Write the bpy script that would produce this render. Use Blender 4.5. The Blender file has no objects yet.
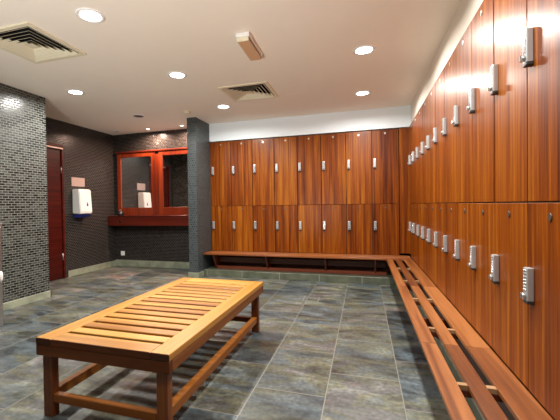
import bpy, bmesh, math, random
from mathutils import Vector, Matrix
random.seed(7)
C = bpy.context.scene.collection
S = bpy.context.scene
PI = math.pi

# ------------------------------------------------------------------ materials
def new_mat(name):
    m = bpy.data.materials.new(name); m.use_nodes = True
    nt = m.node_tree; nt.nodes.clear()
    out = nt.nodes.new('ShaderNodeOutputMaterial')
    b = nt.nodes.new('ShaderNodeBsdfPrincipled')
    nt.links.new(b.outputs[0], out.inputs[0])
    return m, nt, b

def plain(name, col, rough=.5, metal=0., spec=.5, noise=0.):
    m, nt, b = new_mat(name)
    b.inputs['Base Color'].default_value = (*col, 1)
    b.inputs['Roughness'].default_value = rough
    b.inputs['Metallic'].default_value = metal
    b.inputs['Specular IOR Level'].default_value = spec
    if noise:
        tc = nt.nodes.new('ShaderNodeTexCoord'); n = nt.nodes.new('ShaderNodeTexNoise')
        n.inputs['Scale'].default_value = 9; n.inputs['Detail'].default_value = 5
        nt.links.new(tc.outputs['Object'], n.inputs['Vector'])
        mx = nt.nodes.new('ShaderNodeMix'); mx.data_type = 'RGBA'
        mx.inputs[6].default_value = (*[c*(1-noise) for c in col], 1)
        mx.inputs[7].default_value = (*[min(1, c*(1+noise)) for c in col], 1)
        nt.links.new(n.outputs[0], mx.inputs[0]); nt.links.new(mx.outputs[2], b.inputs['Base Color'])
    return m

def emit(name, col, strength):
    m, nt, b = new_mat(name)
    b.inputs['Base Color'].default_value = (*col, 1)
    b.inputs['Emission Color'].default_value = (*col, 1)
    b.inputs['Emission Strength'].default_value = strength
    return m

def math_node(nt, op, a, b=None):
    n = nt.nodes.new('ShaderNodeMath'); n.operation = op
    for i, v in enumerate((a, b)):
        if v is None: continue
        if isinstance(v, (int, float)): n.inputs[i].default_value = v
        else: nt.links.new(v, n.inputs[i])
    return n.outputs[0]

def wood(name, dark, mid, light, axis=2, rough=.3, band=.095, coat=0., vary=.25, across=26., spec=.5, lo=.3, hi=.7, mixw=.5):
    """veneer: fine grain along one object axis, wide tone bands across it, tone shift per object"""
    m, nt, b = new_mat(name)
    L = nt.links
    tc = nt.nodes.new('ShaderNodeTexCoord'); oi = nt.nodes.new('ShaderNodeObjectInfo')
    off = nt.nodes.new('ShaderNodeVectorMath'); off.operation = 'SCALE'
    off.inputs[0].default_value = (17.3, 23.1, 31.7); L.new(oi.outputs['Random'], off.inputs['Scale'])
    add = nt.nodes.new('ShaderNodeVectorMath'); L.new(tc.outputs['Object'], add.inputs[0]); L.new(off.outputs[0], add.inputs[1])
    mp = nt.nodes.new('ShaderNodeMapping'); L.new(add.outputs[0], mp.inputs[0])
    sc = [across]*3; sc[axis] = 1.1; mp.inputs['Scale'].default_value = sc
    n1 = nt.nodes.new('ShaderNodeTexNoise'); n1.inputs['Scale'].default_value = 1; n1.inputs['Detail'].default_value = 6
    n1.inputs['Roughness'].default_value = .62; n1.inputs['Distortion'].default_value = .5
    L.new(mp.outputs[0], n1.inputs['Vector'])
    mp2 = nt.nodes.new('ShaderNodeMapping'); L.new(add.outputs[0], mp2.inputs[0])
    sc2 = [1/band]*3; sc2[axis] = .28; mp2.inputs['Scale'].default_value = sc2
    n2 = nt.nodes.new('ShaderNodeTexNoise'); n2.inputs['Scale'].default_value = 1; n2.inputs['Detail'].default_value = 2
    n2.inputs['Distortion'].default_value = .8
    L.new(mp2.outputs[0], n2.inputs['Vector'])
    f = math_node(nt, 'ADD', math_node(nt, 'MULTIPLY', n1.outputs[0], mixw), math_node(nt, 'MULTIPLY', n2.outputs[0], 1-mixw))
    f = math_node(nt, 'ADD', f, math_node(nt, 'MULTIPLY', math_node(nt, 'SUBTRACT', oi.outputs['Random'], .5), vary))
    r = nt.nodes.new('ShaderNodeValToRGB'); L.new(f, r.inputs[0])
    e = r.color_ramp.elements
    e[0].position = lo; e[0].color = (*dark, 1); e[1].position = hi; e[1].color = (*light, 1)
    k = e.new(.5); k.color = (*mid, 1)
    L.new(r.outputs[0], b.inputs['Base Color'])
    b.inputs['Roughness'].default_value = rough
    b.inputs['Specular IOR Level'].default_value = spec
    b.inputs['Coat Weight'].default_value = coat; b.inputs['Coat Roughness'].default_value = .27
    bp = nt.nodes.new('ShaderNodeBump'); bp.inputs['Strength'].default_value = .05; bp.inputs['Distance'].default_value = .004
    L.new(n1.outputs[0], bp.inputs['Height']); L.new(bp.outputs[0], b.inputs['Normal'])
    return m

def mosaic(name, c1, c2, mortar, bw, bh, msize, plane, rough=.28, tint=None, bump=.35):
    """strip mosaic; plane 'x' for walls facing +-X, 'y' for walls facing +-Y, 'xy' picks by normal"""
    m, nt, b = new_mat(name); L = nt.links
    geo = nt.nodes.new('ShaderNodeNewGeometry'); sp = nt.nodes.new('ShaderNodeSeparateXYZ'); L.new(geo.outputs['Position'], sp.inputs[0])
    sn = nt.nodes.new('ShaderNodeSeparateXYZ'); L.new(geo.outputs['True Normal'], sn.inputs[0])
    isx = math_node(nt, 'GREATER_THAN', math_node(nt, 'ABSOLUTE', sn.outputs[0]), .5)
    u = math_node(nt, 'ADD', math_node(nt, 'MULTIPLY', sp.outputs[1], isx),
                  math_node(nt, 'MULTIPLY', sp.outputs[0], math_node(nt, 'SUBTRACT', 1., isx)))
    cb = nt.nodes.new('ShaderNodeCombineXYZ'); L.new(u, cb.inputs[0]); L.new(sp.outputs[2], cb.inputs[1])
    br = nt.nodes.new('ShaderNodeTexBrick'); L.new(cb.outputs[0], br.inputs['Vector'])
    br.inputs['Scale'].default_value = 1; br.inputs['Brick Width'].default_value = bw; br.inputs['Row Height'].default_value = bh
    br.inputs['Mortar Size'].default_value = msize; br.inputs['Mortar Smooth'].default_value = .1
    br.inputs['Bias'].default_value = 0
    br.inputs['Color1'].default_value = (0, 0, 0, 1); br.inputs['Color2'].default_value = (1, 1, 1, 1); br.inputs['Mortar'].default_value = (0, 0, 0, 1)
    rp = nt.nodes.new('ShaderNodeValToRGB'); L.new(br.outputs['Color'], rp.inputs[0])
    e = rp.color_ramp.elements; e[0].color = (*c1, 1); e[1].color = (*c2, 1); e[0].position = .1; e[1].position = .9
    if tint:
        k = e.new(.55); k.color = (*tint, 1)
    mx = nt.nodes.new('ShaderNodeMix'); mx.data_type = 'RGBA'
    L.new(br.outputs['Fac'], mx.inputs[0]); L.new(rp.outputs[0], mx.inputs[6]); mx.inputs[7].default_value = (*mortar, 1)
    L.new(mx.outputs[2], b.inputs['Base Color'])
    rr = math_node(nt, 'ADD', math_node(nt, 'MULTIPLY', br.outputs['Fac'], .4), rough); L.new(rr, b.inputs['Roughness'])
    bp = nt.nodes.new('ShaderNodeBump'); bp.inputs['Strength'].default_value = bump; bp.inputs['Distance'].default_value = .003
    bp.invert = True
    L.new(br.outputs['Fac'], bp.inputs['Height']); L.new(bp.outputs[0], b.inputs['Normal'])
    return m

def slate_floor():
    m, nt, b = new_mat('slate_floor'); L = nt.links
    geo = nt.nodes.new('ShaderNodeNewGeometry'); sp = nt.nodes.new('ShaderNodeSeparateXYZ'); L.new(geo.outputs['Position'], sp.inputs[0])
    cb = nt.nodes.new('ShaderNodeCombineXYZ')
    L.new(math_node(nt, 'ADD', sp.outputs[1], -2.17+6.4), cb.inputs[0]); L.new(math_node(nt, 'ADD', sp.outputs[0], .225+8.6), cb.inputs[1])
    br = nt.nodes.new('ShaderNodeTexBrick'); L.new(cb.outputs[0], br.inputs['Vector'])
    br.offset = .5; br.offset_frequency = 2
    br.inputs['Scale'].default_value = 1; br.inputs['Brick Width'].default_value = .632; br.inputs['Row Height'].default_value = .43
    br.inputs['Mortar Size'].default_value = .0034; br.inputs['Mortar Smooth'].default_value = .2; br.inputs['Bias'].default_value = 0
    br.inputs['Color1'].default_value = (0, 0, 0, 1); br.inputs['Color2'].default_value = (1, 1, 1, 1)
    # slate: streaks running across the room, shifted per tile
    sh = math_node(nt, 'MULTIPLY', br.outputs['Color'], 9.)
    cv = nt.nodes.new('ShaderNodeCombineXYZ')
    L.new(math_node(nt, 'MULTIPLY', sp.outputs[0], 3.4), cv.inputs[0]); L.new(math_node(nt, 'MULTIPLY', sp.outputs[1], 8.0), cv.inputs[1]); L.new(sh, cv.inputs[2])
    n = nt.nodes.new('ShaderNodeTexNoise'); L.new(cv.outputs[0], n.inputs['Vector'])
    n.inputs['Scale'].default_value = 1.; n.inputs['Detail'].default_value = 6; n.inputs['Roughness'].default_value = .62; n.inputs['Distortion'].default_value = .6
    f = math_node(nt, 'ADD', math_node(nt, 'SUBTRACT', math_node(nt, 'MULTIPLY', n.outputs[0], 1.25), .125), math_node(nt, 'MULTIPLY', math_node(nt, 'SUBTRACT', br.outputs['Color'], .5), .26))
    rp = nt.nodes.new('ShaderNodeValToRGB'); L.new(f, rp.inputs[0])
    e = rp.color_ramp.elements
    e[0].position = .25; e[0].color = (.04, .04, .04, 1)
    e[1].position = .75; e[1].color = (.31, .31, .31, 1)
    k = e.new(.45); k.color = (.125, .125, .125, 1); k = e.new(.58); k.color = (.18, .18, .18, 1)
    cv2 = nt.nodes.new('ShaderNodeCombineXYZ')
    L.new(math_node(nt, 'MULTIPLY', sp.outputs[0], 1.5), cv2.inputs[0]); L.new(math_node(nt, 'MULTIPLY', sp.outputs[1], 3.6), cv2.inputs[1])
    L.new(math_node(nt, 'MULTIPLY', br.outputs['Color'], 23.), cv2.inputs[2])
    nh = nt.nodes.new('ShaderNodeTexNoise'); L.new(cv2.outputs[0], nh.inputs['Vector'])
    nh.inputs['Scale'].default_value = 1.; nh.inputs['Detail'].default_value = 4; nh.inputs['Roughness'].default_value = .6; nh.inputs['Distortion'].default_value = 1.
    fh = math_node(nt, 'ADD', math_node(nt, 'MULTIPLY', nh.outputs[0], 1.3), math_node(nt, 'SUBTRACT', math_node(nt, 'MULTIPLY', br.outputs['Color'], .25), .275))
    rh = nt.nodes.new('ShaderNodeValToRGB'); L.new(fh, rh.inputs[0])
    e = rh.color_ramp.elements
    e[0].position = .25; e[0].color = (.72, .98, 1.12, 1)
    e[1].position = .78; e[1].color = (1.30, .98, .82, 1)
    for p, c in ((.4, (.86, 1.0, 1.02)), (.48, (.95, 1.06, .86)), (.54, (1.08, 1.05, .66)), (.60, (.98, 1.02, .96)), (.68, (1.05, 1.0, .98))):
        k = e.new(p); k.color = (*c, 1)
    hm = nt.nodes.new('ShaderNodeMix'); hm.data_type = 'RGBA'; hm.blend_type = 'MULTIPLY'; hm.inputs[0].default_value = 1
    L.new(rp.outputs[0], hm.inputs[6]); L.new(rh.outputs[0], hm.inputs[7])
    n3 = nt.nodes.new('ShaderNodeTexNoise'); L.new(geo.outputs['Position'], n3.inputs['Vector'])
    n3.inputs['Scale'].default_value = 38; n3.inputs['Detail'].default_value = 4
    fine = math_node(nt, 'ADD', math_node(nt, 'MULTIPLY', n3.outputs[0], 1.0), .06)
    mul = nt.nodes.new('ShaderNodeMix'); mul.data_type = 'RGBA'; mul.blend_type = 'MULTIPLY'; mul.inputs[0].default_value = 1
    L.new(hm.outputs[2], mul.inputs[6]); L.new(fine, mul.inputs[7])
    mx = nt.nodes.new('ShaderNodeMix'); mx.data_type = 'RGBA'
    L.new(br.outputs['Fac'], mx.inputs[0]); L.new(mul.outputs[2], mx.inputs[6]); mx.inputs[7].default_value = (.19, .185, .16, 1)
    L.new(mx.outputs[2], b.inputs['Base Color'])
    L.new(math_node(nt, 'ADD', math_node(nt, 'MULTIPLY', n.outputs[0], .25), .26), b.inputs['Roughness'])
    bp = nt.nodes.new('ShaderNodeBump'); bp.inputs['Strength'].default_value = .25; bp.inputs['Distance'].default_value = .006
    L.new(n.outputs[0], bp.inputs['Height']); L.new(bp.outputs[0], b.inputs['Normal'])
    return m

def tile_band(name, col, length, mortar=(.3, .3, .26)):
    m, nt, b = new_mat(name); L = nt.links
    geo = nt.nodes.new('ShaderNodeNewGeometry'); sp = nt.nodes.new('ShaderNodeSeparateXYZ'); L.new(geo.outputs['Position'], sp.inputs[0])
    s = math_node(nt, 'ADD', sp.outputs[0], sp.outputs[1])
    fr = math_node(nt, 'FRACT', math_node(nt, 'MULTIPLY', math_node(nt, 'ADD', s, 20.), 1/length))
    g = math_node(nt, 'LESS_THAN', fr, .008/length)
    n = nt.nodes.new('ShaderNodeTexNoise'); L.new(geo.outputs['Position'], n.inputs['Vector']); n.inputs['Scale'].default_value = 7; n.inputs['Detail'].default_value = 6
    rp = nt.nodes.new('ShaderNodeValToRGB'); L.new(n.outputs[0], rp.inputs[0])
    e = rp.color_ramp.elements; e[0].position = .3; e[1].position = .7
    e[0].color = (*[c*.7 for c in col], 1); e[1].color = (*[c*1.3 for c in col], 1)
    mx = nt.nodes.new('ShaderNodeMix'); mx.data_type = 'RGBA'
    L.new(g, mx.inputs[0]); L.new(rp.outputs[0], mx.inputs[6]); mx.inputs[7].default_value = (*mortar, 1)
    L.new(mx.outputs[2], b.inputs['Base Color']); b.inputs['Roughness'].default_value = .4
    return m

M = {}
M['locker'] = wood('locker_veneer', (.06, .008, .0003), (.19, .04, .0012), (.36, .115, .006), 2, .42, .09, coat=.4, vary=.09, spec=.08, across=44., lo=.33, hi=.67, mixw=.62)
M['carcass'] = plain('locker_carcass', (.035, .014, .006), .6)
M['bench_y'] = wood('bench_board_long', (.09, .021, .004), (.205, .062, .013), (.35, .13, .038), 1, .36, .06, vary=.22, lo=.34, hi=.66)
M['bench_x'] = wood('bench_board_cross', (.13, .032, .006), (.25, .075, .016), (.37, .13, .036), 0, .38, .07, vary=.2)
M['spacer'] = wood('pale_spacer', (.26, .14, .06), (.34, .19, .09), (.42, .25, .13), 0, .5, .05)
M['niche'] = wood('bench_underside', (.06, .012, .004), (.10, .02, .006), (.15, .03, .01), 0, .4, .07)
M['table_x'] = wood('table_slat', (.20, .065, .008), (.36, .16, .025), (.50, .27, .055), 0, .34, .07, vary=.24)
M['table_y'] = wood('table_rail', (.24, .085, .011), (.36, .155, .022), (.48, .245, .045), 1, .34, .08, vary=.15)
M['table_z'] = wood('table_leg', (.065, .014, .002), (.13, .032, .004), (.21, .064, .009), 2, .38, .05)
M['apron_x_shaded'] = wood('table_apron_shaded', (.035, .007, .001), (.075, .018, .002), (.125, .036, .005), 0, .4, .06, spec=.3)  # darker than the long aprons, shade of the end faces put into the colour
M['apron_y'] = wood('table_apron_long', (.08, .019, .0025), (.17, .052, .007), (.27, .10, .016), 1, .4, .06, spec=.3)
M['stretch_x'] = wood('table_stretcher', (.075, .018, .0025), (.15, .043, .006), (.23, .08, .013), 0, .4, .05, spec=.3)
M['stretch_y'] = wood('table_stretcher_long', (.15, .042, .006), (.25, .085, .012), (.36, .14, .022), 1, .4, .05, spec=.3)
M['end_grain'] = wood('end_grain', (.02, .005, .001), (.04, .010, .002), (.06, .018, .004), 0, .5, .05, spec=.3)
M['redwood_x'] = wood('red_veneer_cross', (.05, .005, .002), (.09, .009, .0035), (.15, .018, .007), 0, .33, .08)
M['redwood_z'] = wood('red_veneer', (.09, .010, .002), (.17, .021, .004), (.27, .042, .009), 2, .33, .08)
M['reddoor'] = wood('red_door_veneer', (.022, .0018, .001), (.055, .0045, .002), (.11, .011, .004), 1, .38, .12, spec=.25)
M['floor'] = slate_floor()
M['ceiling'] = plain('ceiling_paint', (.88, .82, .72), .75, noise=.015)
M['bulkhead'] = plain('bulkhead_paint', (.83, .92, .97), .6, noise=.01)
M['mos_near'] = mosaic('strip_mosaic_grey', (.0045, .005, .0045), (.054, .058, .050), (.13, .134, .12), .07, .0285, .0042, 'x', .27, (.022, .0235, .0205))
M['mos_alc'] = mosaic('strip_mosaic_brown', (.006, .005, .0045), (.022, .017, .0145), (.048, .043, .038), .05, .026, .0036, 'x', .26, (.016, .012, .011))
M['mos_pil'] = mosaic('square_mosaic_slate', (.012, .016, .017), (.042, .054, .058), (.085, .098, .10), .036, .036, .004, 'x', .3, (.03, .039, .042))
M['base'] = tile_band('pale_tile_skirting', (.24, .26, .19), .43)
M['plinth'] = tile_band('green_tile_plinth', (.095, .105, .072), .6)
M['paint_wall'] = plain('far_wall_paint', (.4, .37, .34), .8, noise=.03)
M['white'] = plain('white_plastic', (.80, .80, .78), .35)
M['cream'] = plain('cream_metal', (.74, .68, .50), .45)
M['grille_dark'] = plain('duct_black_blade_shade', (.012, .012, .013), .7)
M['lens'] = plain('tan_lens', (.62, .40, .24), .3)
M['blue'] = plain('blue_plastic', (.02, .03, .22), .3)
M['steel'] = plain('brushed_steel', (.55, .55, .54), .32, 1.0)
M['lock'] = plain('lock_cast_silver', (.50, .53, .54), .35, .5)
M['lock_dark'] = plain('lock_black', (.03, .03, .032), .45)
M['button'] = plain('lock_button', (.72, .72, .73), .22, .9)
M['disc'] = plain('number_disc_metal', (.5, .48, .44), .35, .9)
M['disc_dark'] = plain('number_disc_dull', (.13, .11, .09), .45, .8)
M['sign'] = plain('sign_plate_pinkish_steel', (.55, .42, .38), .4, .5, noise=.05)
M['mirror'] = plain('mirror_silver', (.78, .80, .80), .02, 1.0)
M['black'] = plain('black_plastic', (.012, .012, .013), .25)
M['socket'] = plain('socket_white', (.82, .82, .80), .35)
M['shadow_gap'] = plain('reveal_dark', (.02, .012, .008), .8)
M['grout'] = plain('grout_line', (.36, .35, .30), .7)
M['slate'] = plain('slate_cover', (.17, .17, .16), .4, noise=.25)
M['lamp'] = emit('downlight_lamp', (1., .97, .92), 14)
M['lamp_warm'] = emit('downlight_lamp_warm', (1., .86, .72), 9)
M['unlit'] = plain('unlit_reflector', (.10, .075, .055), .4, .4)

# ------------------------------------------------------------------ mesh helpers
def box(bm, x0, x1, y0, y1, z0, z1, bev=0., mi=0, seg=1):
    b = bmesh.new(); bmesh.ops.create_cube(b, size=1)
    for v in b.verts:
        v.co = Vector(((x0+x1)/2 + v.co.x*(x1-x0), (y0+y1)/2 + v.co.y*(y1-y0), (z0+z1)/2 + v.co.z*(z1-z0)))
    if bev: bmesh.ops.bevel(b, geom=b.edges[:], offset=bev, segments=seg, profile=.6, affect='EDGES')
    merge(bm, b, mi)

def merge(bm, b, mi=0, mat=None):
    if mat is not None: bmesh.ops.transform(b, matrix=mat, verts=b.verts)
    vm = {v: bm.verts.new(v.co) for v in b.verts}
    for f in b.faces:
        nf = bm.faces.new([vm[v] for v in f.verts]); nf.material_index = mi; nf.smooth = f.smooth
    b.free()

def cyl(bm, c, r, h, axis='z', n=24, mi=0, r2=None, bev=0.):
    b = bmesh.new(); bmesh.ops.create_cone(b, cap_ends=True, segments=n, radius1=r, radius2=r if r2 is None else r2, depth=h)
    if bev: bmesh.ops.bevel(b, geom=[e for e in b.edges if e.is_manifold and len([f for f in e.link_faces if len(f.verts) > 4]) == 1], offset=bev, segments=2, affect='EDGES')
    for f in b.faces: f.smooth = len(f.verts) == 4
    rot = {'z': Matrix(), 'x': Matrix.Rotation(PI/2, 4, 'Y'), 'y': Matrix.Rotation(PI/2, 4, 'X')}[axis]
    merge(bm, b, mi, Matrix.Translation(c) @ rot)

def lathe(bm, prof, n=32, c=(0, 0, 0), mi=0, smooth=True):
    """prof: (radius, z) list"""
    rings = []
    for r, z in prof:
        rings.append([bm.verts.new((c[0]+r*math.cos(2*PI*i/n), c[1]+r*math.sin(2*PI*i/n), c[2]+z)) for i in range(n)])
    for a, b in zip(rings, rings[1:]):
        for i in range(n):
            f = bm.faces.new((a[i], a[(i+1) % n], b[(i+1) % n], b[i])); f.material_index = mi; f.smooth = smooth
    return rings

def prism(bm, pts, x0, x1, axis='x', mi=0):
    """extrude polygon pts (two coords) along an axis"""
    def p(a, b, t): return {'x': (t, a, b), 'y': (a, t, b), 'z': (a, b, t)}[axis]
    A = [bm.verts.new(p(a, b, x0)) for a, b in pts]; B = [bm.verts.new(p(a, b, x1)) for a, b in pts]
    n = len(pts)
    fs = [bm.faces.new(A), bm.faces.new(B[::-1])]
    for i in range(n): fs.append(bm.faces.new((A[i], B[i], B[(i+1) % n], A[(i+1) % n])))
    for f in fs: f.material_index = mi
    bmesh.ops.recalc_face_normals(bm, faces=fs)

def obj(name, bm, mats, parent=None, loc=None, recalc=True):
    if recalc: bmesh.ops.recalc_face_normals(bm, faces=bm.faces)
    me = bpy.data.meshes.new(name); bm.to_mesh(me); bm.free()
    for m in (mats if isinstance(mats, (list, tuple)) else [mats]): me.materials.append(m)
    o = bpy.data.objects.new(name, me); C.objects.link(o)
    if parent: o.parent = parent
    if loc: o.location = loc
    return o

def thing(name, label, cat, loc=(0, 0, 0), rotz=0., group=None):
    o = bpy.data.objects.new(name, None); C.objects.link(o); o.empty_display_size = .05
    o.location = loc; o.rotation_euler = (0, 0, rotz)
    return tag(o, label, cat, group)

def tag(o, label, cat, group=None):
    o['label'] = label; o['category'] = cat
    if group: o['group'] = group
    return o

def struct(name, bm, m, parent=None):
    o = obj(name, bm, m, parent)
    if not parent: o['kind'] = 'structure'
    return o

def dup(root, loc, rotz, label, group=None):
    r = root.copy(); C.objects.link(r); r.location = loc; r.rotation_euler = (0, 0, rotz); r['label'] = label
    if group: r['group'] = group
    for ch in list(root.children):
        c = ch.copy(); C.objects.link(c); c.parent = r
        for g in list(ch.children):
            d = g.copy(); C.objects.link(d); d.parent = c
    return r

def sbox(name, x0, x1, y0, y1, z0, z1, m, bev=0.):
    bm = bmesh.new(); box(bm, x0, x1, y0, y1, z0, z1, bev); return struct(name, bm, m)

# ------------------------------------------------------------------ dimensions (metres)
XR = .627          # front of the right hand lockers
YB = 5.588         # front of the back lockers
W = .374           # locker width
ZB, ZM, ZT, ZC = .3687, 1.128, 2.224, 2.538   # bench top, door split, locker top, ceiling
B0 = -2.495        # left side of first back locker
R0 = 1.692         # a seam of the right lockers
XN, XD, YA = -3.83, -4.62, 5.75
XW, YW, YF = 1.09, 6.06, -1.7

# ------------------------------------------------------------------ setting
sbox('floor', XD-.15, XW+.15, YF-.15, YW+.15, -.1, 0, M['floor'])
vents = [(-2.69, 2.338), (-1.33, 4.19)]; VH = .285
bm = bmesh.new()
xs = sorted([XD-.15, XW+.15] + [c[0]+s*VH for c in vents for s in (-1, 1)])
ys = sorted([YF-.15, YW+.15] + [c[1]+s*VH for c in vents for s in (-1, 1)])
for xa, xb in zip(xs, xs[1:]):
    for ya, yb in zip(ys, ys[1:]):
        cx, cy = (xa+xb)/2, (ya+yb)/2
        if any(abs(cx-v[0]) < VH and abs(cy-v[1]) < VH for v in vents): continue
        box(bm, xa, xb, ya, yb, ZC, ZC+.1)
bmesh.ops.remove_doubles(bm, verts=bm.verts, dist=1e-5)
struct('ceiling', bm, M['ceiling'])
sbox('wall_right', XW, XW+.15, YF, YW, 0, ZC, M['paint_wall'])
sbox('wall_back', -2.505, XW, YW, YW+.15, 0, ZC, M['paint_wall'])
sbox('wall_front', XD-.15, XW, YF-.15, YF, 0, ZC, M['paint_wall'])
sbox('wall_left_near', XD-.15, XN, YF, 3.495, 0, ZC, M['mos_near'])
sbox('wall_alcove_back', XD, -2.66, YA, YA+.15, 0, ZC, M['mos_alc'])
# alcove side wall, open where the door stands
DY0, DY1, DZ = 3.66, 4.53, 2.15
bm = bmesh.new()
box(bm, XD-.15, XD, 3.495, DY0, 0, ZC); box(bm, XD-.15, XD, DY1, YA+.15, 0, ZC); box(bm, XD-.15, XD, DY0, DY1, DZ, ZC)
struct('wall_left', bm, M['mos_alc'])
sbox('wall_pillar', -2.66, -2.505, 5.06, YW+.15, 0, ZC, M['mos_pil'])
# white bulkheads over the lockers
sbox('trim_1', -2.505, .665, YB-.012, YW, ZT+.012, ZC, M['bulkhead'])
sbox('trim_2', .665, XW, YF, YW, ZT+.006, ZC, M['ceiling'])
# corner fillers between the two banks, and the plain panel beyond the last right-hand locker
sbox('trim_3', B0+8*W+.006, XR+.03, YB+.004, YB+.03, ZB+.03, ZT, M['locker'])
sbox('trim_4', XR+.004, XR+.03, R0+10*W+.004, YB, ZB+.03, ZT, M['locker'])
sbox('trim_5', XR+.004, XW, .35, R0-W-.004, ZB+.004, ZT, M['locker'])
sbox('wall_right_near', XR+.004, XW, YF, .345, ZB+.004, ZT, M['paint_wall'])
sbox('trim_6', -2.505, B0-.002, YB+.004, YB+.4, ZB+.02, ZT, M['locker'])
# skirting and tiled plinths
sbox('baseboard_left_near', XN, XN+.014, YF, 3.509, 0, .085, M['base'], .002)
sbox('baseboard_left_return', XD, XN+.014, 3.495, 3.509, 0, .085, M['base'], .002)
sbox('baseboard_left', XD, XD+.014, DY1+.05, YA, 0, .105, M['base'], .002)
sbox('baseboard_back', XD+.014, -2.66, YA-.014, YA, 0, .12, M['base'], .002)
bm = bmesh.new()
box(bm, -2.674, -2.491, 5.046, 5.06, 0, .08, .002); box(bm, -2.505, -2.491, 5.06, 5.24, 0, .08, .002); box(bm, -2.674, -2.66, 5.06, YA-.014, 0, .08, .002)
struct('baseboard_pillar', bm, M['base'])
sbox('baseboard_lockers', -2.491, XW, 5.235, YW, 0, .098, M['plinth'], .003)
sbox('baseboard_right', .53, .548, YF, 5.235, 0, .098, M['plinth'], .003)
# plinth upstand closing the space behind the benches, under the lockers
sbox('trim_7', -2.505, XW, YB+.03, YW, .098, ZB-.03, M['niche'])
sbox('trim_8', .548, XW, YF, 5.235, 0, ZB-.066, M['niche'])  # dark front set forward, standing in for shade seen through the bench gaps

# red wooden door of the alcove
d = thing('door_1', None, None, (XD, DY0, 0)); del d['label']; del d['category']; d['kind'] = 'structure'
bm = bmesh.new(); dw = DY1-DY0
box(bm, -.05, -.012, .035, dw-.035, .006, DZ-.035, .003)
obj('door_panel', bm, M['reddoor'], d)
bm = bmesh.new()
box(bm, -.12, .012, 0, .035, 0, DZ, .003); box(bm, -.12, .012, dw-.035, dw, 0, DZ, .003); box(bm, -.12, .012, .035, dw-.035, DZ-.035, DZ, .003)
obj('door_frame', bm, M['reddoor'], d)
bm = bmesh.new(); box(bm, -.012, .03, .2, dw-.02, DZ-.075, DZ-.045, .006); obj('door_closer', bm, M['sign'], d)
for z in (.35, 1.75):
    bm = bmesh.new(); cyl(bm, (-.004, dw-.04, z), .009, .11, 'z', 12); obj('hinge', bm, M['steel'], d)
bm = bmesh.new(); cyl(bm, (.02, .1, 1.0), .011, .06, 'x', 12); box(bm, .04, .06, .09, .22, .99, 1.012, .004); obj('door_handle', bm, M['steel'], d)

# ------------------------------------------------------------------ lockers
def lock_bm():
    bm = bmesh.new()
    box(bm, 0, .037, -.023, 0, .004, .136, .004, 0, 2)             # cast body
    box(bm, -.001, .038, -.024, 0, -.006, .008, .003, 1, 2)        # dark foot
    for r in range(7):
        for c in (.0105, .0265):
            cyl(bm, (c, -.0245, .124-.0128*r), .0048, .005, 'y', 10, 2)
    cyl(bm, (.0185, -.029, .024), .0125, .012, 'y', 18, 2, bev=.002)   # turn knob
    box(bm, .0155, .0215, -.04, -.034, .012, .036, .0015, 2)
    return bm

def make_locker():
    t = thing('locker', 'x', 'locker', (0, 0, 0), 0, 'lockers along the back wall')
    bm = bmesh.new()
    Dp = .43; th = .016
    box(bm, .001, th, .026, Dp, ZB-.02, ZT); box(bm, W-th, W-.001, .026, Dp, ZB-.02, ZT)
    box(bm, th, W-th, .026, Dp, ZT-th, ZT); box(bm, th, W-th, .026, Dp, ZB-.02, ZB-.004)
    box(bm, th, W-th, .026, Dp, ZM-.008, ZM+.008); box(bm, th, W-th, Dp-.01, Dp, ZB-.004, ZT-th)
    obj('body', bm, M['carcass'], t)
    for z0, z1, zl in ((ZM+.003, ZT-.004, 1.664), (ZB+.002, ZM-.003, .735)):
        bm = bmesh.new(); box(bm, .0045, W-.0045, 0, .018, 0, z1-z0, .0012)
        dr = obj('door', bm, M['locker'], t, (0, 0, z0))
        lk = obj('combination_lock', lock_bm(), [M['lock'], M['lock_dark'], M['button']], dr, (.022, 0, zl-z0))
        bm = bmesh.new(); cyl(bm, (0, -.0015, 0), .0135, .004, 'y', 20, bev=.001); cyl(bm, (0, -.0015, -.012), .006, .003, 'y', 12)
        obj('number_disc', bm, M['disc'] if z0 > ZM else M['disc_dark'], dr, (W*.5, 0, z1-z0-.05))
    return t

ordinal = ['first', 'second', 'third', 'fourth', 'fifth', 'sixth', 'seventh', 'eighth', 'ninth', 'tenth', 'eleventh']
proto = make_locker()
def settle(t):
    for ch in t.children:
        if ch.name.startswith('door'):
            ch.location.y = random.uniform(-.0015, .0015)
            ch.rotation_euler.z = math.radians(random.uniform(-.25, .25))
bl = ['wooden two-door locker on the back wall, leftmost one touching the mosaic pillar'] + \
     ['wooden two-door locker on the back wall, %s from the mosaic pillar' % ordinal[k] for k in range(1, 7)] + \
     ['wooden two-door locker on the back wall, rightmost one next to the corner filler']
for k in range(8):
    if k == 0:
        t = proto; t.location = (B0, YB, 0); t['label'] = bl[0]
    else: t = dup(proto, (B0+W*k, YB, 0), 0, bl[k])
    settle(t)
for k in range(-1, 10):
    n = 9-k
    if k == 9: lab = 'wooden two-door locker on the right wall, deepest in the corner beside the back bank'
    elif k == -1: lab = 'wooden two-door locker on the right wall, nearest the camera and cut by the picture edge'
    elif k == 0: lab = 'wooden two-door locker on the right wall, second from the camera, with large silver locks'
    elif n < 6: lab = 'wooden two-door locker on the right wall, %s from the back corner' % ordinal[n]
    else: lab = 'wooden two-door locker on the right wall, %s from the camera end' % ordinal[k+1]
    t = dup(proto, (XR, R0+W*(k+1), 0), -PI/2, lab, 'lockers along the right wall')
    settle(t)

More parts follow.
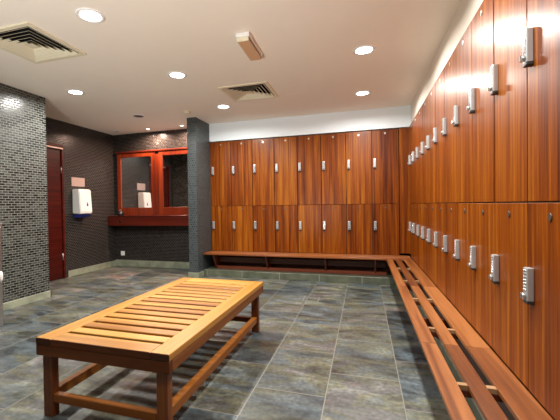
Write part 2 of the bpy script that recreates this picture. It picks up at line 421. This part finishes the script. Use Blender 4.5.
# ------------------------------------------------------------------ benches
# right bench: three long boards in segments, short cross battens, brackets to the wall
bt = .024
rb = thing('bench', 'long slatted wooden bench running along the right-hand lockers', 'bench', (XR, 0, 0))
y_end = 5.588; seg = [(-1.6, -.03), (-.03, 2.12), (2.12, 3.55), (3.55, 5.215)]
rows = [(.291, .3695), (.4075, .476), (.513, .6245)]
for x0, x1 in rows:
    for ya, yb in seg:
        bm = bmesh.new(); box(bm, x0-XR, x1-XR, ya+.001, yb-.001, ZB-bt, ZB, .003); obj('board', bm, M['bench_y'], rb)
y = -1.15
while y < 5.1:
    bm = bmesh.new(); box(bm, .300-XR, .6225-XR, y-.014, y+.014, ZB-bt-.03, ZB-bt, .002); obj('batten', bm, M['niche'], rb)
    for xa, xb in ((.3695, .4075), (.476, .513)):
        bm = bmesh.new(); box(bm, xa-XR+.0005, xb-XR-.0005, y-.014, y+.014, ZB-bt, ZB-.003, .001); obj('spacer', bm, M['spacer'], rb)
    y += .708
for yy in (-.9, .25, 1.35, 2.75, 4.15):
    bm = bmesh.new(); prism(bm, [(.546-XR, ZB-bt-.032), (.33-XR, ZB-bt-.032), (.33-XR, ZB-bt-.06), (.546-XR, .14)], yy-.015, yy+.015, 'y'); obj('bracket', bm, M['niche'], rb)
# back bench
bb = thing('bench', 'wooden bench fixed below the back lockers, ending at the mosaic pillar', 'bench', (0, YB, 0))
rowy = [(5.2195, 5.33), (5.345, 5.455), (5.47, 5.583)]
segx = [(-2.495, -.86), (-.86, .622)]
for y0, y1 in rowy:
    for xa, xb in segx:
        bm = bmesh.new(); box(bm, xa+.001, xb-.001, y0-YB, y1-YB, ZB-.024, ZB, .003); obj('board', bm, M['bench_x'], bb)
for xx in (-2.33, -1.45, -.55, .15):
    bm = bmesh.new(); prism(bm, [(5.25-YB, ZB-.025), (5.6-YB, ZB-.025), (5.6-YB, .099), (5.40-YB, .099)], xx-.012, xx+.012, 'x'); obj('bracket', bm, M['niche'], bb)
bm = bmesh.new(); box(bm, -2.31, .3, 5.38-YB, 5.40-YB, .1, .15, .003); obj('lower_rail', bm, M['niche'], bb)
bm = bmesh.new(); box(bm, -2.31, .3, 5.46-YB, 5.48-YB, .20, .285, .003); obj('upper_rail', bm, M['niche'], bb)

# ------------------------------------------------------------------ slatted table in the middle
TX0, TX1, TY0, TY1, TZ = -1.698, -.878, 1.452, 3.095, .435
t = thing('low_table', 'low slatted wooden table standing on the slate floor in the middle of the room', 'table', ((TX0+TX1)/2, (TY0+TY1)/2, 0))
ox, oy = (TX0+TX1)/2, (TY0+TY1)/2
def tb(name, x0, x1, y0, y1, z0, z1, m, bev=.003, label=None):
    cx, cy, cz = (x0+x1)/2, (y0+y1)/2, (z0+z1)/2
    bm = bmesh.new(); box(bm, x0-cx, x1-cx, y0-cy, y1-cy, z0-cz, z1-cz, bev)
    o = obj(name, bm, m, t, (cx-ox, cy-oy, cz))
    if label: o['label'] = label
    return o
def end_dark(o):
    for p in o.data.polygons:
        if abs(p.normal.y) > .6: p.material_index = 1
rw, bth = .104, .036
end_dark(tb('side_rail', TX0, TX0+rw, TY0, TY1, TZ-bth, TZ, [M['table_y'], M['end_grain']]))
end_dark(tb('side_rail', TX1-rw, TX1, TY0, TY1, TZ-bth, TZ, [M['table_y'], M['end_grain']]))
end_dark(tb('end_board', TX0+rw, TX1-rw, TY0, TY0+.106, TZ-bth, TZ, [M['table_x'], M['apron_x_shaded']]))  # board's end faces take the shaded apron colour
tb('end_board', TX0+rw, TX1-rw, 2.945, TY1, TZ-bth, TZ, M['table_x'])
pitch = .0975; gap = .029
for k in range(14):
    ya = TY0+.106+gap+pitch*k
    tb('slat', TX0+rw-.001, TX1-rw+.001, ya, ya+pitch-gap, TZ-.026, TZ-.0015, M['table_x'])
az0, az1 = TZ-.095, TZ-bth
tb('apron', TX0+.001, TX1-.001, TY0+.001, TY0+.03, az0, az1, M['apron_x_shaded'])
tb('apron', TX0+.001, TX1-.001, TY1-.03, TY1-.001, az0, az1, M['apron_x_shaded'])
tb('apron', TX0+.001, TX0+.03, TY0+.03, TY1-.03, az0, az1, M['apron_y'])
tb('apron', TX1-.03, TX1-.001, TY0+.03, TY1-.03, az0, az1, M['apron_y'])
for yy in (1.93, 2.6): tb('cross_bearer', TX0+.03, TX1-.03, yy-.02, yy+.02, TZ-.07, TZ-bth, M['table_x'])
lx, ly = .062, .05
la = (TX0+.022, TX1-.026-lx); lb = (TY0+.022, TY1-.05-ly)
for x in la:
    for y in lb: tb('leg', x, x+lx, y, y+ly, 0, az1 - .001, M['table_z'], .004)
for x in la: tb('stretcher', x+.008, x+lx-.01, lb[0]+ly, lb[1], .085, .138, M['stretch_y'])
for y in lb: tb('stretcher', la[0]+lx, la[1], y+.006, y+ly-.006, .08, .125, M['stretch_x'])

# ------------------------------------------------------------------ ceiling fittings
def ring_profile(r): return [(r*.82, -.001), (r*.86, -.006), (r, -.009), (r*1.13, -.006), (r*1.17, 0)]
def downlight(loc, r, lampmat, label, group):
    o = thing('downlight', label, 'ceiling light', loc, 0, group)
    bm = bmesh.new(); lathe(bm, ring_profile(r), 36); obj('trim_ring', bm, M['white'], o)
    bm = bmesh.new(); cyl(bm, (0, 0, -.0025), r*.84, .003, 'z', 36); obj('lamp', bm, lampmat, o)
    return o
def area(loc, r, power, col, spread):
    l = bpy.data.lights.new('downlight_beam', 'AREA'); l.shape = 'DISK'; l.size = 2*r; l.energy = power; l.color = col; l.spread = math.radians(spread)
    o = bpy.data.objects.new('downlight_beam', l); C.objects.link(o); o.location = loc
    return o
MAIN = [(-1.886, 2.126, 'lit white round downlight above the table, nearest the camera beside the left air vent'),
        (-3.307, 3.451, 'lit white round downlight close to the grey mosaic side wall'),
        (-1.879, 3.38, 'lit white round downlight above the far end of the table, between both air vents'),
        (-1.872, 4.667, 'lit white round downlight near the back lockers, behind the square air vent'),
        (.018, 3.42, 'lit white round downlight on the right, larger and nearer of the pair'),
        (.001, 4.73, 'lit white round downlight on the right, farther one close to the back corner')]
PW, MC, SPREAD = 31, (1., .97, .91), 168
for x, y, lab in MAIN:
    o = downlight((x, y, ZC), .088, M['lamp'], lab, 'main ceiling downlights')
    area((x, y, ZC-.012), .072, PW, MC, SPREAD)
for x, y in ((.01, 2.12), (.01, .84), (-3.3, 2.1)):
    downlight((x, y, ZC), .088, M['lamp'], 'lit white round downlight out of view above the picture', 'downlights above the picture')
    area((x, y, ZC-.012), .072, PW, MC, SPREAD)
for x, y, lab in ((-3.67, 5.5, 'small lit alcove downlight above the left mirror'), (-2.985, 5.49, 'small lit alcove downlight beside the mosaic pillar')):
    downlight((x, y, ZC), .036, M['lamp_warm'], lab, 'small alcove downlights')
    area((x, y, ZC-.012), .03, 32, (1., .66, .50), 165)
o = downlight((-4.32, 5.485, ZC), .042, M['unlit'], 'small unlit dark downlight in the alcove corner above the dispenser wall', 'small alcove downlights')
o = downlight((-3.29, 4.685, ZC), .088, M['unlit'], 'large unlit dark round downlight before the alcove', 'main ceiling downlights')
sd = thing('smoke_detector', 'small round beige smoke detector on the ceiling beside the pillar', 'smoke detector', (-2.47, 4.715, ZC))
bm = bmesh.new(); cyl(bm, (0, 0, -.006), .062, .012, 'z', 32, bev=.003); obj('base', bm, M['cream'], sd)
bm = bmesh.new(); cyl(bm, (0, 0, -.024), .036, .024, 'z', 28, r2=.05); obj('sensor_head', bm, M['cream'], sd)

for (x, y), lab in zip(vents, ('square four-way air vent in the ceiling at the left edge of the picture', 'square four-way air vent in the ceiling right of centre, near the back lockers')):
    v = thing('air_vent', lab, 'air vent', (x, y, ZC), 0, 'ceiling air vents')
    bm = bmesh.new(); a, b_ = .302, .262
    for s in ((-a, a, -a, -b_), (-a, a, b_, a), (-a, -b_, -b_, b_), (b_, a, -b_, b_)): box(bm, *s, -.012, -.0005, .002)
    obj('frame', bm, M['cream'], v)
    for i, h in enumerate((.255, .212, .169, .126, .083, .042)):
        bm = bmesh.new()
        def sq(hh, z): return [bm.verts.new((sx*hh, sy*hh, z)) for sx, sy in ((-1, -1), (1, -1), (1, 1), (-1, 1))]
        zl = -.012
        q = [sq(h, zl), sq(h-.036, zl+.034), sq(h-.039, zl+.034), sq(h-.004, zl)] if h > .05 else None
        if q:
            for A, B in zip(q, q[1:]+q[:1]):
                for j in range(4):
                    fc_ = bm.faces.new((A[j], A[(j+1) % 4], B[(j+1) % 4], B[j]))
                    if A is q[0]: fc_.material_index = 1      # back of the blade, black colour standing in for duct shade
        else:
            A, B = sq(h, zl), sq(.008, zl+.03)
            for j in range(4): bm.faces.new((A[j], A[(j+1) % 4], B[(j+1) % 4], B[j]))
            bm.faces.new(A); bm.faces.new(B)
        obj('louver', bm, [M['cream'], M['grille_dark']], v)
    bm = bmesh.new()
    h = VH-.002
    box(bm, -h, h, -h, h, .19, .2)
    for s in ((-h, -h+.008, -h, h), (h-.008, h, -h, h), (-h+.008, h-.008, -h, -h+.008), (-h+.008, h-.008, h-.008, h)): box(bm, *s, .0, .19)
    obj('duct_box', bm, M['grille_dark'], v)

eb = thing('emergency_light', 'slim rectangular emergency light fixed to the ceiling, with a tan lens', 'emergency light', (-.93, 2.95, ZC), math.radians(1.5))
bm = bmesh.new(); box(bm, -.058, .058, -.215, .215, -.034, 0, .004, 0, 2); obj('housing', bm, M['white'], eb)
bm = bmesh.new(); box(bm, -.05, .05, -.2, .2, -.066, -.04, .008, 0, 2); obj('lens', bm, M['lens'], eb)
bm = bmesh.new(); box(bm, -.048, .048, -.196, .196, -.041, -.033); obj('gasket', bm, M['shadow_gap'], eb)
bm = bmesh.new(); box(bm, -.051, .051, -.21, -.197, -.067, -.034, .004); obj('end_cap', bm, M['cream'], eb)

# ------------------------------------------------------------------ alcove
vt = thing('vanity_counter', 'dark red wooden vanity shelf below the two alcove mirrors', 'counter', (-3.64, YA, 0))
X0, X1 = XD-(-3.64), -2.66+3.64
bm = bmesh.new(); box(bm, X0, X1-.0, -.212, 0, .952, .978, .003); obj('worktop', bm, M['redwood_x'], vt)
bm = bmesh.new(); box(bm, X0+.001, X1-.015, -.206, -.18, .79, .951, .003); obj('fascia', bm, M['redwood_x'], vt)
bm = bmesh.new(); box(bm, X0+.05, X1-.03, -.18, -.03, .79, .806); obj('bottom_panel', bm, M['redwood_x'], vt)
bm = bmesh.new(); lathe(bm, [(.016, 0), (.028, -.0), (.03, .004), (.018, .004)], 20)
o = obj('grommet', bm, M['black'], vt, (-4.33+3.64, -.2065, .875)); o.rotation_euler = (PI/2, 0, 0)
def mirror(x0, x1, label):
    z0, z1 = .979, 2.165
    m = thing('wall_mirror', label, 'mirror', ((x0+x1)/2, YA, z0), 0, 'wood-framed alcove mirrors')
    w = (x1-x0)/2; H = z1-z0; fs, ft, fb = .078, .085, .145
    def part(*a): bm = bmesh.new(); box(bm, *a, .003); obj('frame_rail', bm, M['redwood_z'], m)
    part(-w, -w+fs, -.034, -.001, 0, H); part(w-fs, w, -.034, -.001, 0, H); part(-w+fs, w-fs, -.034, -.001, H-ft, H); part(-w+fs, w-fs, -.034, -.001, 0, fb)
    bm = bmesh.new(); box(bm, -w+fs-.002, w-fs+.002, -.02, -.002, fb-.002, H-ft+.002); obj('mirror_glass', bm, M['mirror'], m)
mirror(-4.515, -3.685, 'red-framed mirror on the left, reflecting the white dispenser')
mirror(-3.60, -2.662, 'red-framed mirror on the right, dark and half hidden by the pillar')
bm = bmesh.new(); box(bm, -3.684, -3.601, YA-.02, YA, .979, 2.12, .002); struct('trim_9', bm, M['redwood_z'])
bm = bmesh.new(); box(bm, -4.55, -2.662, YA-.05, YA, 2.168, 2.195, .003); struct('trim_10', bm, M['redwood_x'])

ds = thing('paper_dispenser', 'white paper towel dispenser on the dark mosaic wall, blue base', 'dispenser', (XD, 4.83, .99))
bm = bmesh.new(); prism(bm, [(.001, .05), (.16, .04), (.175, .08), (.15, .44), (.13, .46), (.001, .46)], -.135, .135, 'y')
bmesh.ops.bevel(bm, geom=bm.edges[:], offset=.012, segments=3, affect='EDGES')
obj('cover', bm, M['white'], ds)
bm = bmesh.new(); prism(bm, [(.001, -.02), (.1, -.02), (.165, .043), (.001, .055)], -.115, .115, 'y')
bmesh.ops.bevel(bm, geom=bm.edges[:], offset=.006, segments=2, affect='EDGES')
obj('paper_tray', bm, M['blue'], ds)
bm = bmesh.new()
pts = [(0.0, .042)] + [(.02*math.cos(a), .02*math.sin(a)-.005) for a in [math.radians(160-20*i) for i in range(18) if 160-20*i > -200]][::-1]
pts = [(.0, .05)] + [(.019*math.cos(math.radians(a)), -.008+.022*math.sin(math.radians(a))) for a in range(30, -220, -25)]
prism(bm, pts, 0, .004, 'x')
o = obj('sight_window', bm, M['blue'], ds, (.163, .03, .2)); o.rotation_euler = (0, -.07, 0)
sg = tag(obj('sign_plate', (lambda b: (box(b, 0, .006, -.145, .145, -.075, .075, .002), b)[1])(bmesh.new()), M['sign'], None, (XD, 4.835, 1.575)),
         'small blank pinkish metal sign plate above the white dispenser', 'sign')
so = thing('power_socket', 'small white square power socket low on the mosaic wall under the counter', 'socket', (-4.447, YA, .246))
bm = bmesh.new(); box(bm, -.043, .043, -.012, -.0005, -.043, .043, .004, 0, 2); obj('face_plate', bm, M['socket'], so)
bm = bmesh.new(); box(bm, .01, .028, -.016, -.011, .008, .026, .002); obj('rocker_switch', bm, M['white'], so)
hd = thing('container', 'small black rounded container at the left end of the red counter', 'container', (-4.37, 5.60, .978))
bm = bmesh.new(); lathe(bm, [(.0005, 0), (.058, 0), (.066, .012), (.064, .05), (.048, .076), (.026, .088), (.0005, .09)], 28); obj('bowl', bm, M['black'], hd)
bm = bmesh.new(); cyl(bm, (0, 0, .1), .018, .024, 'z', 16, bev=.003); obj('cap', bm, M['steel'], hd)

# steel cabinet edge at the left border
cb = thing('waste_bin', 'tall brushed steel bin at the extreme left edge, before the mosaic wall', 'bin', (-3.553, 2.40, 0))
bm = bmesh.new(); box(bm, -.2, .2, -.18, .125, .0, .96, .006, 0, 2); obj('body', bm, M['steel'], cb)
bm = bmesh.new(); box(bm, -.21, .206, -.19, .13, .961, 1.0, .006, 0, 2); obj('lid', bm, M['steel'], cb)
bm = bmesh.new(); lathe(bm, [(.0005, 0), (.01, .0), (.018, .03), (.02, .07), (.014, .1), (.0005, .105)], 20); obj('handle', bm, M['white'], cb, (.222, .09, .43))
# cover plate let into the floor
fc = thing('floor_cover', 'small rectangular cover set into the slate tiles before the back bench', 'cover', (-.61, 4.24, 0))
bm = bmesh.new(); box(bm, -.09, .09, -.1, .1, .0004, .002, .0004); obj('rim', bm, M['grout'], fc)
bm = bmesh.new(); box(bm, -.086, .086, -.096, .096, .002, .0032, .0004); obj('plate', bm, M['floor'], fc)

# added fill spot, unseen behind the camera, aimed up to brighten the ceiling
l = bpy.data.lights.new('added_ceiling_fill', 'SPOT'); l.energy = 520; l.spot_size = math.radians(78); l.spot_blend = .9; l.shadow_soft_size = .2; l.color = (1., .97, .93)
o = bpy.data.objects.new('added_ceiling_fill', l); C.objects.link(o); o.location = (-1.3, -.9, .5)
o.rotation_euler = (Vector((-1.75, 3.0, 3.4))-Vector(o.location)).to_track_quat('-Z', 'Y').to_euler()

# ------------------------------------------------------------------ camera
f, yaw, pit, rol = 353.3051, math.radians(17.8304), math.radians(-.7678), math.radians(-.8628)
f0 = Vector((-math.sin(yaw), math.cos(yaw), 0)); r0 = Vector((math.cos(yaw), math.sin(yaw), 0)); u0 = Vector((0, 0, 1))
fw = math.cos(pit)*f0+math.sin(pit)*u0; u = math.cos(pit)*u0-math.sin(pit)*f0
r = math.cos(rol)*r0+math.sin(rol)*u; u2 = math.cos(rol)*u-math.sin(rol)*r0
cam = bpy.data.cameras.new('camera'); co = bpy.data.objects.new('camera', cam); C.objects.link(co)
co.matrix_world = Matrix(((r.x, u2.x, -fw.x, 0), (r.y, u2.y, -fw.y, 0), (r.z, u2.z, -fw.z, 1.131), (0, 0, 0, 1)))
cam.sensor_width = 36; cam.lens = f/560*36; cam.shift_x = (280-250.02)/560; cam.shift_y = (210.328-210)/560
cam.clip_start = .02
S.camera = co

w = bpy.data.worlds.new('world'); S.world = w; w.use_nodes = True
w.node_tree.nodes['Background'].inputs[0].default_value = (.02, .02, .02, 1)
S.view_settings.view_transform = 'Standard'; S.view_settings.look = 'None'; S.view_settings.gamma = 1
S.view_settings.use_curve_mapping = False
S.view_settings.exposure = 0.
S.cycles.max_bounces = 10; S.cycles.diffuse_bounces = 6; S.cycles.glossy_bounces = 4
S.cycles.use_denoising = True
S.cycles.sample_clamp_indirect = 6
